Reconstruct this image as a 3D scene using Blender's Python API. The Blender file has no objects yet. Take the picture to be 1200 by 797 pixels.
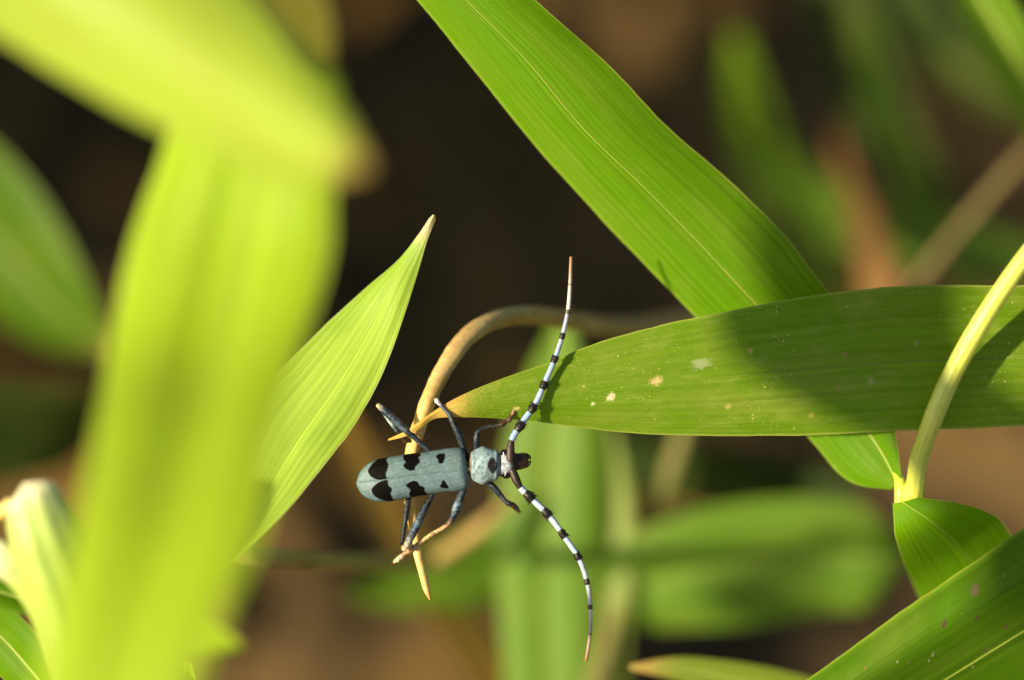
import bpy, math, random
import numpy as np
from mathutils import Vector, Matrix, Quaternion
random.seed(7); rng = np.random.default_rng(7)

# ---------------------------------------------------------------- camera, sky, sun, exposure
sc = bpy.context.scene
COL = sc.collection
FOC = 0.600                      # metres from the lens to the beetle
FW = 0.165                       # metres across the frame at the beetle
PITCH = math.radians(50)         # the lens looks down by this much
CAMPOS = np.array((0.0, -0.60, 0.80))
RX = np.array((1.0, 0.0, 0.0))
UP = np.array((0.0, math.sin(PITCH), math.cos(PITCH)))
BK = np.array((0.0, -math.cos(PITCH), math.sin(PITCH)))

cd = bpy.data.cameras.new('camera'); cam = bpy.data.objects.new('camera', cd); COL.objects.link(cam)
cam.location = CAMPOS; cam.rotation_euler = (math.pi/2 - PITCH, 0, 0)
cd.sensor_width = 23.6; cd.lens = 23.6*FOC/FW
cd.clip_start = 0.01; cd.clip_end = 500
cd.dof.use_dof = True; cd.dof.focus_distance = FOC
cd.dof.aperture_fstop = 2.6; cd.dof.aperture_blades = 0
sc.camera = cam

sd = (-0.72, 0.02, 0.62)          # towards the sun, seen from the camera (right, up, back)
SUN = RX*sd[0] + UP*sd[1] + BK*sd[2]; SUN = SUN/np.linalg.norm(SUN)
w = bpy.data.worlds.new('World'); sc.world = w; w.use_nodes = True
nt = w.node_tree; bg = nt.nodes['Background']
sky = nt.nodes.new('ShaderNodeTexSky'); sky.sky_type = 'NISHITA'; sky.sun_disc = False
sky.sun_elevation = math.asin(SUN[2]); sky.sun_rotation = math.atan2(SUN[0], SUN[1])
nt.links.new(sky.outputs[0], bg.inputs[0]); bg.inputs[1].default_value = 0.062
ld = bpy.data.lights.new('sun', 'SUN'); ld.energy = 5.0; ld.angle = math.radians(2.4); ld.color = (1.0, 0.87, 0.64)
sun = bpy.data.objects.new('sun', ld); COL.objects.link(sun)
sun.rotation_euler = Vector(SUN).to_track_quat('Z', 'Y').to_euler(); sun.location = (-2, -1, 3)
sc.view_settings.view_transform = 'Standard'; sc.view_settings.look = 'None'
sc.view_settings.gamma = 1.0; sc.view_settings.exposure = 1.05
sc.cycles.use_denoising = True
sc.cycles.max_bounces = 7; sc.cycles.transmission_bounces = 6; sc.cycles.diffuse_bounces = 4

# ---------------------------------------------------------------- helpers
MMPX = FW*1000/1200              # millimetres per photo pixel at the beetle
def P(px, py, dz=0.0):
    """world point at dz millimetres beyond the beetle's distance, on the line of sight of a spot of the view"""
    d = FOC + dz/1000.0
    k = d/FOC*FW/1200.0
    return CAMPOS + RX*((px-600.0)*k) + UP*(-(py-398.5)*k) - BK*d
def B(px, py, z=0.0):            # beetle drawing units: z up from its middle plane
    return P(px, py, -z*MMPX)
def project(p):
    q = p - CAMPOS; d = -q @ BK
    return 600+ (q@RX)/d*FOC/FW*1200, 398.5-(q@UP)/d*FOC/FW*1200, d

def spline(pts, n, power=0.5):
    """Catmull-Rom through the rows of pts, n samples spread by chord length (columns 0..1 or 0..2 count)"""
    a = np.asarray(pts, float)
    if len(a) == 2:
        t = np.linspace(0, 1, n)[:, None]; return a[0]*(1-t)+a[1]*t
    seg = np.linalg.norm(np.diff(a[:, :2], axis=0), axis=1)+1e-6
    kn = np.concatenate([[0], np.cumsum(seg)])
    m = np.zeros_like(a)
    for i in range(len(a)):
        if i == 0: m[i] = (a[1]-a[0])/seg[0]
        elif i == len(a)-1: m[i] = (a[-1]-a[-2])/seg[-1]
        else:
            d0 = (a[i]-a[i-1])/seg[i-1]; d1 = (a[i+1]-a[i])/seg[i]
            m[i] = (d0*seg[i]+d1*seg[i-1])/(seg[i]+seg[i-1])
    t = np.linspace(0, kn[-1], n)
    idx = np.clip(np.searchsorted(kn, t, side='right')-1, 0, len(a)-2)
    h = seg[idx]; u = ((t-kn[idx])/h)[:, None]; h = h[:, None]
    return ((2*u**3-3*u**2+1)*a[idx] + (u**3-2*u**2+u)*h*m[idx] + (-2*u**3+3*u**2)*a[idx+1] + (u**3-u**2)*h*m[idx+1])

def mesh(name, verts, faces, mat, root=None, parent=None, cols=None, uvs=None, attrs=None, smooth=True):
    """links ONE mesh object; verts in world metres, kept relative to its root"""
    v = np.asarray(verts, float)
    off = np.array(root['_o']) if root is not None else np.array(v[0])
    me = bpy.data.meshes.new(name)
    me.from_pydata((v-off).tolist(), [], [tuple(int(i) for i in f) for f in faces])
    if smooth: me.polygons.foreach_set('use_smooth', [True]*len(me.polygons))
    if cols is not None:
        at = me.color_attributes.new('Col', 'FLOAT_COLOR', 'POINT')
        c = np.ones((len(v), 4)); c[:, :3] = np.asarray(cols)[:, :3]; at.data.foreach_set('color', c.ravel())
    if uvs:
        li = np.zeros(len(me.loops), int); me.loops.foreach_get('vertex_index', li)
        for k, uv in uvs.items():
            l = me.uv_layers.new(name=k); l.data.foreach_set('uv', np.asarray(uv)[li].astype(np.float32).ravel())
    if attrs:
        for k, a_ in attrs.items():
            at = me.attributes.new(k, 'FLOAT', 'POINT'); at.data.foreach_set('value', np.asarray(a_, np.float32))
    me.materials.append(mat); me.update()
    o = bpy.data.objects.new(name, me); COL.objects.link(o)
    if root is not None: o.parent = parent or root
    else: o.location = off
    return o
def thing(name, label, cat, at, group=None):
    o = bpy.data.objects.new(name, None); COL.objects.link(o)
    o.empty_display_size = 0.01; o.location = at; o['_o'] = [float(x) for x in at]
    o['label'] = label; o['category'] = cat
    if group: o['group'] = group
    return o
def tag(o, label, cat=None, group=None, kind=None):
    o['label'] = label
    if cat: o['category'] = cat
    if group: o['group'] = group
    if kind: o['kind'] = kind
    return o

def grid_faces(n, m, wrap=False, off=0):
    f = []
    for i in range(n-1):
        for j in range(m if wrap else m-1):
            a = off+i*m+j; b = off+i*m+(j+1) % m
            f.append((a, b, b+m, a+m))
    return f

def tube_data(pts, nseg, nring=14, bump=None):
    """pts rows: world xyz, radius (m), then any colours. Returns verts, faces, extra columns, closed at both ends"""
    a = np.asarray(pts, float); n = len(a)
    T = np.gradient(a[:, :3], axis=0); T /= np.linalg.norm(T, axis=1)[:, None]+1e-12
    N = np.cross(T[0], BK if abs(T[0]@BK) < .9 else RX); N /= np.linalg.norm(N)
    V = []; X = []
    ang = np.linspace(0, 2*math.pi, nring, endpoint=False)
    for i in range(n):
        N = N - T[i]*(N@T[i]); N /= np.linalg.norm(N); Bn = np.cross(T[i], N)
        r = a[i, 3]
        for k in ang:
            rr = r*(1+(bump(i, k) if bump else 0))
            V.append(a[i, :3]+rr*(math.cos(k)*N+math.sin(k)*Bn)); X.append(a[i, 4:])
    F = grid_faces(n, nring, True)
    F = [(f[0], f[3], f[2], f[1]) for f in F]
    V.append(a[0, :3]-T[0]*a[0, 3]*.5); X.append(a[0, 4:]); c0 = len(V)-1
    V.append(a[-1, :3]+T[-1]*a[-1, 3]*.5); X.append(a[-1, 4:]); c1 = len(V)-1
    for j in range(nring):
        F.append((c0, j, (j+1) % nring)); b = (n-1)*nring
        F.append((c1, b+(j+1) % nring, b+j))
    return np.array(V), F, np.array(X)

# ---------------------------------------------------------------- materials
def nodes(name):
    m = bpy.data.materials.new(name); m.use_nodes = True; t = m.node_tree
    for n in list(t.nodes): t.nodes.remove(n)
    out = t.nodes.new('ShaderNodeOutputMaterial')
    return m, t, out
class G:                          # small node-graph writer
    def __init__(s, t): s.t = t
    def n(s, kind, **kw):
        x = s.t.nodes.new(kind)
        for k, v in kw.items(): setattr(x, k, v)
        return x
    def set(s, inp, v):
        if isinstance(v, bpy.types.NodeSocket): s.t.links.new(v, inp)
        elif isinstance(v, (tuple, list)) and inp.type == 'RGBA' and len(v) == 3: inp.default_value = (*v, 1)
        else: inp.default_value = v
    def math(s, op, a, b=0.0, c=0.0, clamp=False):
        x = s.n('ShaderNodeMath', operation=op, use_clamp=clamp)
        for i, v in enumerate((a, b, c)): s.set(x.inputs[i], v)
        return x.outputs[0]
    def mix(s, f, a, b, blend='MIX'):
        x = s.n('ShaderNodeMix', data_type='RGBA', blend_type=blend)
        s.set(x.inputs[0], f); s.set(x.inputs[6], a); s.set(x.inputs[7], b); return x.outputs[2]
    def noise(s, vec, scale, detail=3, rough=.55, dist=0):
        x = s.n('ShaderNodeTexNoise'); s.set(x.inputs['Vector'], vec); x.inputs['Scale'].default_value = scale
        x.inputs['Detail'].default_value = detail; x.inputs['Roughness'].default_value = rough; x.inputs['Distortion'].default_value = dist
        return x.outputs[0]
    def map(s, v, a, b, c=0., d=1.):
        x = s.n('ShaderNodeMapRange', interpolation_type='SMOOTHSTEP'); s.set(x.inputs[0], v)
        for i, q in enumerate((a, b, c, d)): x.inputs[1+i].default_value = q
        return x.outputs[0]
    def xyz(s, x_, y_, z_=0.):
        x = s.n('ShaderNodeCombineXYZ'); s.set(x.inputs[0], x_); s.set(x.inputs[1], y_); s.set(x.inputs[2], z_); return x.outputs[0]
    def bump(s, h, strength, dist=1e-4):
        x = s.n('ShaderNodeBump'); s.set(x.inputs['Height'], h); x.inputs['Strength'].default_value = strength; x.inputs['Distance'].default_value = dist
        return x.outputs[0]

def leaf_mat(name, base, trans, ft=.45, rough=.42, spec=.45, veins=46, vein_amp=.30, seed=0., specks=0., marks=(), edge=(.45, .5, .08), edge_amt=.6,
             dryc=(.55, .36, .09), blotch=.25, old=(.30, .30, .05), brown=0., dust=0.):
    """bamboo leaf: gloss on top, light through the blade, long parallel veins, cross tessellation, specks and blemishes"""
    m, t, out = nodes(name); g = G(t)
    uvn = g.n('ShaderNodeUVMap', uv_map='across'); uvm = g.n('ShaderNodeUVMap', uv_map='mm')
    sx = g.n('ShaderNodeSeparateXYZ'); t.links.new(uvn.outputs[0], sx.inputs[0]); u, v = sx.outputs[0], sx.outputs[1]
    sm = g.n('ShaderNodeSeparateXYZ'); t.links.new(uvm.outputs[0], sm.inputs[0]); s_, w_ = sm.outputs[0], sm.outputs[1]
    wob = g.math('MULTIPLY', g.math('SUBTRACT', g.noise(g.xyz(u, v, seed), 5, 2), .5), .012)
    vv = g.math('ADD', v, wob)
    lines = g.noise(g.xyz(g.math('MULTIPLY', u, 1.2), g.math('MULTIPLY', vv, veins), seed), 1.0, 2, .6)       # broad veins
    fine = g.noise(g.xyz(g.math('MULTIPLY', u, 5.0), g.math('MULTIPLY', vv, veins*4.2), seed+3), 1.0, 2, .6)     # fine veins
    sine = g.math('SINE', g.math('MULTIPLY', vv, veins*2.2))
    big = g.noise(g.xyz(g.math('MULTIPLY', s_, .05), g.math('MULTIPLY', w_, .12), seed+7), 1.0, 4, .6)
    grit = g.noise(g.xyz(s_, w_, seed+1), 3.5, 3, .7)
    k = g.math('ADD', g.math('MULTIPLY', g.math('SUBTRACT', lines, .5), vein_amp*2.6), g.math('MULTIPLY', g.math('SUBTRACT', fine, .5), vein_amp*1.5))
    k = g.math('ADD', k, g.math('MULTIPLY', sine, vein_amp*.18))
    k = g.math('ADD', k, g.math('MULTIPLY', g.math('SUBTRACT', grit, .5), .22))
    k = g.math('ADD', k, 1.0)
    kk = g.xyz(k, k, k)
    age = g.map(big, .42, .75, 0, blotch)
    col = g.mix(1.0, g.mix(age, base, old), kk, 'MULTIPLY')
    tcol = g.mix(1.0, g.mix(age, trans, tuple(min(.9, x*1.25) for x in trans)), kk, 'MULTIPLY')
    # pale margin of the blade
    e = g.math('ABSOLUTE', g.math('SUBTRACT', v, .5))
    em = g.map(e, .478, .5, 0, edge_amt)
    col = g.mix(em, col, edge); tcol = g.mix(em, tcol, edge)
    # dry, straw coloured tip
    at = g.n('ShaderNodeAttribute', attribute_name='dry')
    dm = g.map(g.math('ADD', at.outputs['Fac'], g.math('ADD', g.math('MULTIPLY', g.math('SUBTRACT', lines, .5), .6), g.math('MULTIPLY', g.math('SUBTRACT', grit, .5), .9))), .25, .85)
    dcol = g.mix(1.0, dryc, kk, 'MULTIPLY')
    col = g.mix(dm, col, dcol); tcol = g.mix(dm, tcol, dcol)
    if specks > 0:
        for sc_, thr, amt, c in ((1.3, .22, .95, (.72, .62, .20)), (2.6, .30, .75, (.50, .52, .12))):
            vo = g.n('ShaderNodeTexVoronoi', voronoi_dimensions='3D'); g.set(vo.inputs['Vector'], g.xyz(s_, w_, seed)); vo.inputs['Scale'].default_value = sc_
            sep = g.n('ShaderNodeSeparateColor'); t.links.new(vo.outputs['Color'], sep.inputs[0])
            where = g.map(g.noise(g.xyz(s_, w_, seed+sc_), .15, 4, .7), .47, .64)
            few = g.math('GREATER_THAN', sep.outputs[0], 1-.75*specks)
            size = g.math('MULTIPLY', sep.outputs[1], thr)
            sp = g.math('LESS_THAN', vo.outputs['Distance'], size)
            f = g.math('MULTIPLY', g.math('MULTIPLY', sp, few), g.math('MULTIPLY', where, amt))
            col = g.mix(f, col, c); tcol = g.mix(f, tcol, c)
    if dust > 0:                  # dull film and stippling left by mites, thicker in patches along the veins
        du = g.noise(g.xyz(g.math('MULTIPLY', s_, .35), w_, seed+21), .55, 8, .78)
        f = g.map(g.math('ADD', du, g.math('MULTIPLY', g.math('SUBTRACT', fine, .5), .25)), .46, .74, 0, dust); col = g.mix(f, col, (.36, .42, .08)); tcol = g.mix(f, tcol, tuple(x*.8 for x in trans))
    if brown > 0:
        bl = g.noise(g.xyz(g.math('MULTIPLY', s_, .3), w_, seed+11), .8, 5, .7)
        f = g.map(bl, .66, .72, 0, brown); col = g.mix(f, col, (.20, .11, .045)); tcol = g.mix(f, tcol, (.16, .07, .02))
    for (ms, mw, r, c, asp) in marks:     # single blemishes at their own place on the blade (mm along, mm across)
        dx = g.math('DIVIDE', g.math('SUBTRACT', s_, ms), r*asp); dy = g.math('DIVIDE', g.math('SUBTRACT', w_, mw), r)
        dd = g.math('SQRT', g.math('ADD', g.math('MULTIPLY', dx, dx), g.math('MULTIPLY', dy, dy)))
        dd = g.math('ADD', dd, g.math('MULTIPLY', g.math('SUBTRACT', g.noise(g.xyz(s_, w_, ms), 2.2, 5, .75), .5), 3.2))
        f = g.map(dd, 1.25, .35, 0, .9); col = g.mix(f, col, c); tcol = g.mix(f, tcol, tuple(x*.7 for x in c))
    hgt = g.math('ADD', g.math('MULTIPLY', lines, .7), g.math('ADD', g.math('MULTIPLY', fine, .5), g.math('MULTIPLY', grit, .25)))
    nb = g.bump(hgt, .55, 1.2e-4)
    pb = g.n('ShaderNodeBsdfPrincipled'); g.set(pb.inputs['Base Color'], col); g.set(pb.inputs['Normal'], nb)
    g.set(pb.inputs['Roughness'], g.math('ADD', rough-.1, g.math('MULTIPLY', grit, .2))); pb.inputs['Specular IOR Level'].default_value = spec
    tb = g.n('ShaderNodeBsdfTranslucent'); g.set(tb.inputs['Color'], tcol); g.set(tb.inputs['Normal'], nb)
    mx = g.n('ShaderNodeMixShader'); mx.inputs[0].default_value = ft
    t.links.new(pb.outputs[0], mx.inputs[1]); t.links.new(tb.outputs[0], mx.inputs[2]); t.links.new(mx.outputs[0], out.inputs[0])
    return m

def stem_mat(name, c1, c2, scale=900., rough=.5, streak=8., spec=.4, sss=0.):
    m, t, out = nodes(name); g = G(t)
    tc = g.n('ShaderNodeTexCoord')
    n1 = g.noise(tc.outputs['Object'], scale, 4, .6); n2 = g.noise(tc.outputs['Object'], scale*.18, 3, .6)
    at = g.n('ShaderNodeAttribute', attribute_name='Col')
    f = g.math('ADD', g.math('MULTIPLY', n1, .5), g.math('MULTIPLY', n2, .5))
    k = g.map(f, .3, .7)
    col = g.mix(1.0, at.outputs['Color'], g.mix(k, c1, c2), 'MULTIPLY')
    pb = g.n('ShaderNodeBsdfPrincipled'); g.set(pb.inputs['Base Color'], col); pb.inputs['Roughness'].default_value = rough
    pb.inputs['Specular IOR Level'].default_value = spec
    if sss:
        pb.inputs['Subsurface Weight'].default_value = sss; pb.inputs['Subsurface Radius'].default_value = (1., .8, .2); pb.inputs['Subsurface Scale'].default_value = .0015
    g.set(pb.inputs['Normal'], g.bump(n1, .4, 1.5e-4))
    t.links.new(pb.outputs[0], out.inputs[0]); return m

def shell_mat(name, rough=.55, grain=9000., amp=.35, sheen=.0, spec=.4, bump=.35, velvet=False):
    """beetle cuticle: colour carried by the shell itself, powdery with fine hairs"""
    m, t, out = nodes(name); g = G(t)
    at = g.n('ShaderNodeAttribute', attribute_name='Col'); tc = g.n('ShaderNodeTexCoord')
    n1 = g.noise(tc.outputs['Object'], grain, 3, .75); n2 = g.noise(tc.outputs['Object'], grain*.16, 4, .6)
    a1 = g.map(n1, .33, .67, -1, 1); a2 = g.map(n2, .35, .65, -1, 1)
    k = g.math('MAXIMUM', .12, g.math('ADD', 1.0, g.math('ADD', g.math('MULTIPLY', a1, amp), g.math('MULTIPLY', a2, amp*.6))))
    col = g.mix(1.0, at.outputs['Color'], g.xyz(k, k, k), 'MULTIPLY')
    pb = g.n('ShaderNodeBsdfPrincipled'); g.set(pb.inputs['Base Color'], col); pb.inputs['Roughness'].default_value = rough
    pb.inputs['Specular IOR Level'].default_value = spec; pb.inputs['Sheen Weight'].default_value = sheen
    if velvet:                    # the black patches are matt velvet, the powder between them has a soft gloss
        sp = g.n('ShaderNodeSeparateColor'); t.links.new(at.outputs['Color'], sp.inputs[0])
        g.set(pb.inputs['Specular IOR Level'], g.map(sp.outputs[1], .01, .12, .02, spec))
    g.set(pb.inputs['Normal'], g.bump(n1, bump, 1.6e-4)); t.links.new(pb.outputs[0], out.inputs[0]); return m

# ---------------------------------------------------------------- leaf builder
def leaf_surface(stations, nu=110, nv=33, arch=.8, prof=None, pleat=.05, npl=9, wave=0., seed=0):
    """stations: (Lx,Ly,Ldz, Mx,My,Mdz, Rx,Ry,Rdz[, dry]) from base to tip. prof: extra height (mm towards the lens) across the blade"""
    st = np.array([list(s)+[0.]*(10-len(s)) for s in stations], float)
    # one common chord parameter from the middle line keeps the cross lines straight
    a = np.concatenate([st[:, 3:5], st], axis=1)
    sp = spline(a, nu)[:, 2:]
    V = np.zeros((nu, nv, 3)); vs = np.linspace(0, 1, nv)
    r = np.random.default_rng(seed); ph = r.uniform(0, 6.28, 6)
    jl = 1+.004*np.interp(np.arange(nu), np.arange(0, nu+9, 3), r.normal(0, 1, len(np.arange(0, nu+9, 3))))
    jr = 1+.004*np.interp(np.arange(nu), np.arange(0, nu+9, 3), r.normal(0, 1, len(np.arange(0, nu+9, 3))))
    for i in range(nu):
        L = P(*sp[i, 0:3]); M = P(*sp[i, 3:6]); R = P(*sp[i, 6:9]); L = M+(L-M)*jl[i]; R = M+(R-M)*jr[i]
        wid = np.linalg.norm(R-L)*1000
        for j, v in enumerate(vs):
            if v < .5: q = v*2; p = L*(1-q)+M*q
            else: q = v*2-1; p = M*(1-q)+R*q
            env = min(1., wid/10.)
            h = arch*env*math.sin(math.pi*q) + pleat*env*math.sin(2*math.pi*npl*v+ph[0])
            if prof is not None: h += env*np.interp(v, np.linspace(0, 1, len(prof)), prof)
            if wave: h += wave*env*(math.sin(i/nu*17+ph[1])*(v-.5)*2*abs(v-.5)*2+.4*math.sin(i/nu*31+ph[2])*max(0, abs(v-.5)*2-.5))
            V[i, j] = p+BK*h/1000
    mid = V[:, nv//2]
    sl = np.concatenate([[0], np.cumsum(np.linalg.norm(np.diff(mid, axis=0), axis=1))])*1000
    wd = np.linalg.norm(V[:, -1]-V[:, 0], axis=1)*1000
    U = np.zeros((nu, nv, 2)); MM = np.zeros((nu, nv, 2))
    U[..., 0] = (np.arange(nu)/(nu-1))[:, None]; U[..., 1] = vs[None]
    MM[..., 0] = sl[:, None]; MM[..., 1] = (vs[None]-.5)*wd[:, None]
    dry = np.repeat(np.clip(sp[:, 9], 0, 1)[:, None], nv, 1)
    return V, U, MM, dry
def leaf_part(name, root, parent, mat, ribmat, stations, rib=.28, ribcol=(1, 1, 1), **kw):
    V, U, MM, dry = leaf_surface(stations, **kw); nu, nv = V.shape[:2]
    o = mesh(name, V.reshape(-1, 3), grid_faces(nu, nv), mat, root, parent, uvs={'across': U.reshape(-1, 2), 'mm': MM.reshape(-1, 2)}, attrs={'dry': dry.ravel()})
    if ribmat:
        mid = V[::2, nv//2]+BK*.00002
        rr = np.linspace(1, .22, len(mid))*rib/1000
        wd = np.linalg.norm(V[::2, -1]-V[::2, 0], axis=1); rr = np.minimum(rr, wd*.1+2e-5)
        pts = np.concatenate([mid, rr[:, None], np.tile(ribcol, (len(mid), 1))], 1)
        rv, rf, rc = tube_data(pts, 0, 8)
        mesh('midrib', rv, rf, ribmat, root, o if name != 'blade' else None, cols=rc)
    return o, V, MM
def leaf(name, label, mat, ribmat, stations, cat='leaf', group=None, **kw):
    root = thing(name, label, cat, P(*stations[0][3:6]), group)
    o, V, MM = leaf_part('blade', root, None, mat, ribmat, stations, **kw)
    return root, V, MM
def simple(centre, widths, dz, tilt=0., dry=None):
    """stations from a centre line of the view, widths in photo pixels; tilt: mm that the second edge lies further off"""
    c = np.asarray(centre, float); T = np.gradient(c, axis=0); T /= np.linalg.norm(T, axis=1)[:, None]
    S = []
    dz = np.broadcast_to(dz, len(c)); tl = np.broadcast_to(tilt, len(c))
    for i in range(len(c)):
        n = np.array((T[i, 1], -T[i, 0]))*widths[i]/2     # first edge: to the side that is 'up' for a line going right
        S.append((*(c[i]+n), dz[i]-tl[i]/2, *c[i], dz[i], *(c[i]-n), dz[i]+tl[i]/2, (dry[i] if dry is not None else 0.)))
    return S
def find_mm(V, MM, px, py):
    best = None
    for i in range(V.shape[0]):
        for j in range(V.shape[1]):
            q = project(V[i, j]); d = (q[0]-px)**2+(q[1]-py)**2
            if best is None or d < best[0]: best = (d, MM[i, j])
    return float(best[1][0]), float(best[1][1])

# ---------------------------------------------------------------- ground
def soil_mat():
    m, t, out = nodes('forest_soil'); g = G(t); tc = g.n('ShaderNodeTexCoord'); ob = tc.outputs['Object']
    a = g.noise(ob, 6, 5, .6); b = g.noise(ob, 60, 5, .65); c = g.noise(ob, 420, 3, .6)
    col = g.mix(g.map(a, .38, .64), (.050, .030, .007), (.26, .146, .034))
    col = g.mix(g.map(b, .45, .7), col, (.16, .092, .021))
    col = g.mix(g.map(c, .55, .75, 0, .6), col, (.03, .02, .012))
    pb = g.n('ShaderNodeBsdfPrincipled'); g.set(pb.inputs['Base Color'], col); pb.inputs['Roughness'].default_value = .95
    g.set(pb.inputs['Normal'], g.bump(g.math('ADD', b, g.math('MULTIPLY', c, .4)), .8, .012)); t.links.new(pb.outputs[0], out.inputs[0]); return m
def ground():
    n = 181; k = np.linspace(-1, 1, n)
    ax = np.sign(k)*(np.abs(k)*1.2+np.abs(k)**9*150)
    X, Y = np.meshgrid(ax, ax, indexing='ij')
    r = np.hypot(X, Y)
    Z = (.012*np.sin(X*9.1+1)*np.sin(Y*7.3)+.008*np.sin(X*23+Y*11)+.006*np.sin(Y*37-X*17+2)+rng.normal(0, .003, X.shape))*np.exp(-(r/3)**2)
    V = np.stack([X, Y+.3, Z], -1).reshape(-1, 3)
    o = mesh('ground', V, [(f[0], f[3], f[2], f[1]) for f in grid_faces(n, n)], soil_mat())
    o['kind'] = 'structure'; o['label'] = 'brown forest soil under the bamboo'
ground()

def blade_verts(base, d, up, L, W, droop, n=7):
    """a small free-standing bamboo leaf: base, direction, upward side; returns rows of (left, mid, right)"""
    side = np.cross(d, up); side /= np.linalg.norm(side); up = np.cross(side, d)
    V = []
    for i in range(n):
        s = i/(n-1); wv = W*(math.sin(math.pi*min(1, s*.92+.08)**.75)*.5)
        c = base+d*L*s - np.array((0, 0, 1))*droop*L*s*s
        V += [c-side*wv+up*wv*.12, c-up*wv*.1, c+side*wv+up*wv*.12]
    return V
class LeafMass:
    def __init__(s): s.V = []; s.F = []; s.U = []; s.M = []
    def add(s, V, n, L, W):
        o = len(s.V); s.V += list(V)
        for i in range(n):
            for j in range(3): s.U.append((i/(n-1), j/2)); s.M.append((i/(n-1)*L*1000+o, (j/2-.5)*W*1000))
        s.F += grid_faces(n, 3, False, o)
    def build(s, name, mat):
        return mesh(name, np.array(s.V), s.F, mat, uvs={'across': s.U, 'mm': s.M}, attrs={'dry': [0.]*len(s.V)})

# fallen leaves on the soil
LM = LeafMass()
for i in range(420):
    x, y = rng.uniform(-.5, .5), rng.uniform(-.45, .5)
    a = rng.uniform(0, 6.28); d = np.array((math.cos(a), math.sin(a), rng.uniform(-.05, .22))); d /= np.linalg.norm(d)
    L = rng.uniform(.05, .13); W = rng.uniform(.010, .022)
    LM.add(blade_verts(np.array((x, y, rng.uniform(.016, .03))), d, np.array((rng.normal(0, .3), rng.normal(0, .3), 1.)), L, W, rng.uniform(-.1, .12)), 7, L, W)
m_dead = leaf_mat('dead_leaf', (.20, .112, .024), (.10, .055, .008), .25, .7, .2, 20, .4, 3., edge=(.2, .13, .06), old=(.06, .034, .01), blotch=.8)
tag(LM.build('leaf_litter', m_dead), 'brown fallen bamboo leaves lying on the dark soil', 'leaf litter', kind='stuff')

# ---------------------------------------------------------------- leaf and stem materials
m_rib = stem_mat('midrib_pale', (.30, .38, .07), (.42, .46, .10), 1500, .45)
m_green = leaf_mat('leaf_fresh', (.108, .250, .002), (.28, .54, .002),   .50, .46, .11, 46, .30, 1., dust=.12, edge=(.42, .50, .07), edge_amt=.7, specks=.06)
m_right = leaf_mat('leaf_old', (.125, .205, .024), (.22, .36, .016), .38, .42, .5, 40, .26, 2., specks=.9, edge=(.42, .45, .08), edge_amt=.7, dryc=(.70, .44, .10), blotch=.5, brown=.25)
m_lime = leaf_mat('leaf_lime', (.31, .46, .012), (.53, .71, .008), .48, .5, .3, 14, .34, 4., edge=(.6, .65, .15), dryc=(.45, .24, .06))
m_glow = leaf_mat('leaf_glow', (.36, .47, .045), (.56, .66, .038), .48, .5, .35, 16, .2, 14., edge=(.6, .65, .15), dryc=(.34, .22, .06))
m_pale = leaf_mat('leaf_pale', (.36, .53, .055), (.58, .78, .035), .46, .40, .40, 34, .34, 5., old=(.14, .30, .02), blotch=.55, dust=.2, edge=(.55, .6, .2), edge_amt=.8, specks=.10, dryc=(.72, .58, .30))
m_back = leaf_mat('leaf_back', (.118, .225, .016), (.235, .415, .010), .42, .5, .2, 34, .2, 6., edge_amt=.3)
m_side = leaf_mat('leaf_side', (.062, .128, .005), (.145, .27, .005), .42, .5, .18, 34, .22, 13., edge_amt=.3)
m_back2 = leaf_mat('leaf_back_yellow', (.20, .27, .022), (.36, .46, .012), .42, .45, .45, 30, .2, 8., edge_amt=.3)
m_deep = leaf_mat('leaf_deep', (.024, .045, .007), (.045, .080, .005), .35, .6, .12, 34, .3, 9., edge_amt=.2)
m_olive = leaf_mat('leaf_olive', (.11, .105, .012), (.20, .19, .010), .40, .55, .15, 30, .2, 15., edge_amt=.2)
m_straw = leaf_mat('leaf_straw', (.42, .27, .05), (.45, .25, .03), .35, .6, .3, 26, .35, 10., edge=(.5, .35, .1), edge_amt=.4, blotch=.5, old=(.3, .17, .05))
m_rust = leaf_mat('leaf_rust', (.19, .098, .026), (.13, .06, .012), .3, .6, .3, 26, .35, 11., edge=(.4, .2, .1), edge_amt=.3, old=(.2, .09, .04))
m_stem = stem_mat('stem_green_yellow', (.80, .80, .55), (1., 1., .9), 700, .38, spec=.5, sss=.25)
m_twig = stem_mat('stem_dry', (.62, .52, .40), (1., .98, .92), 1100, .6, spec=.3)

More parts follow.
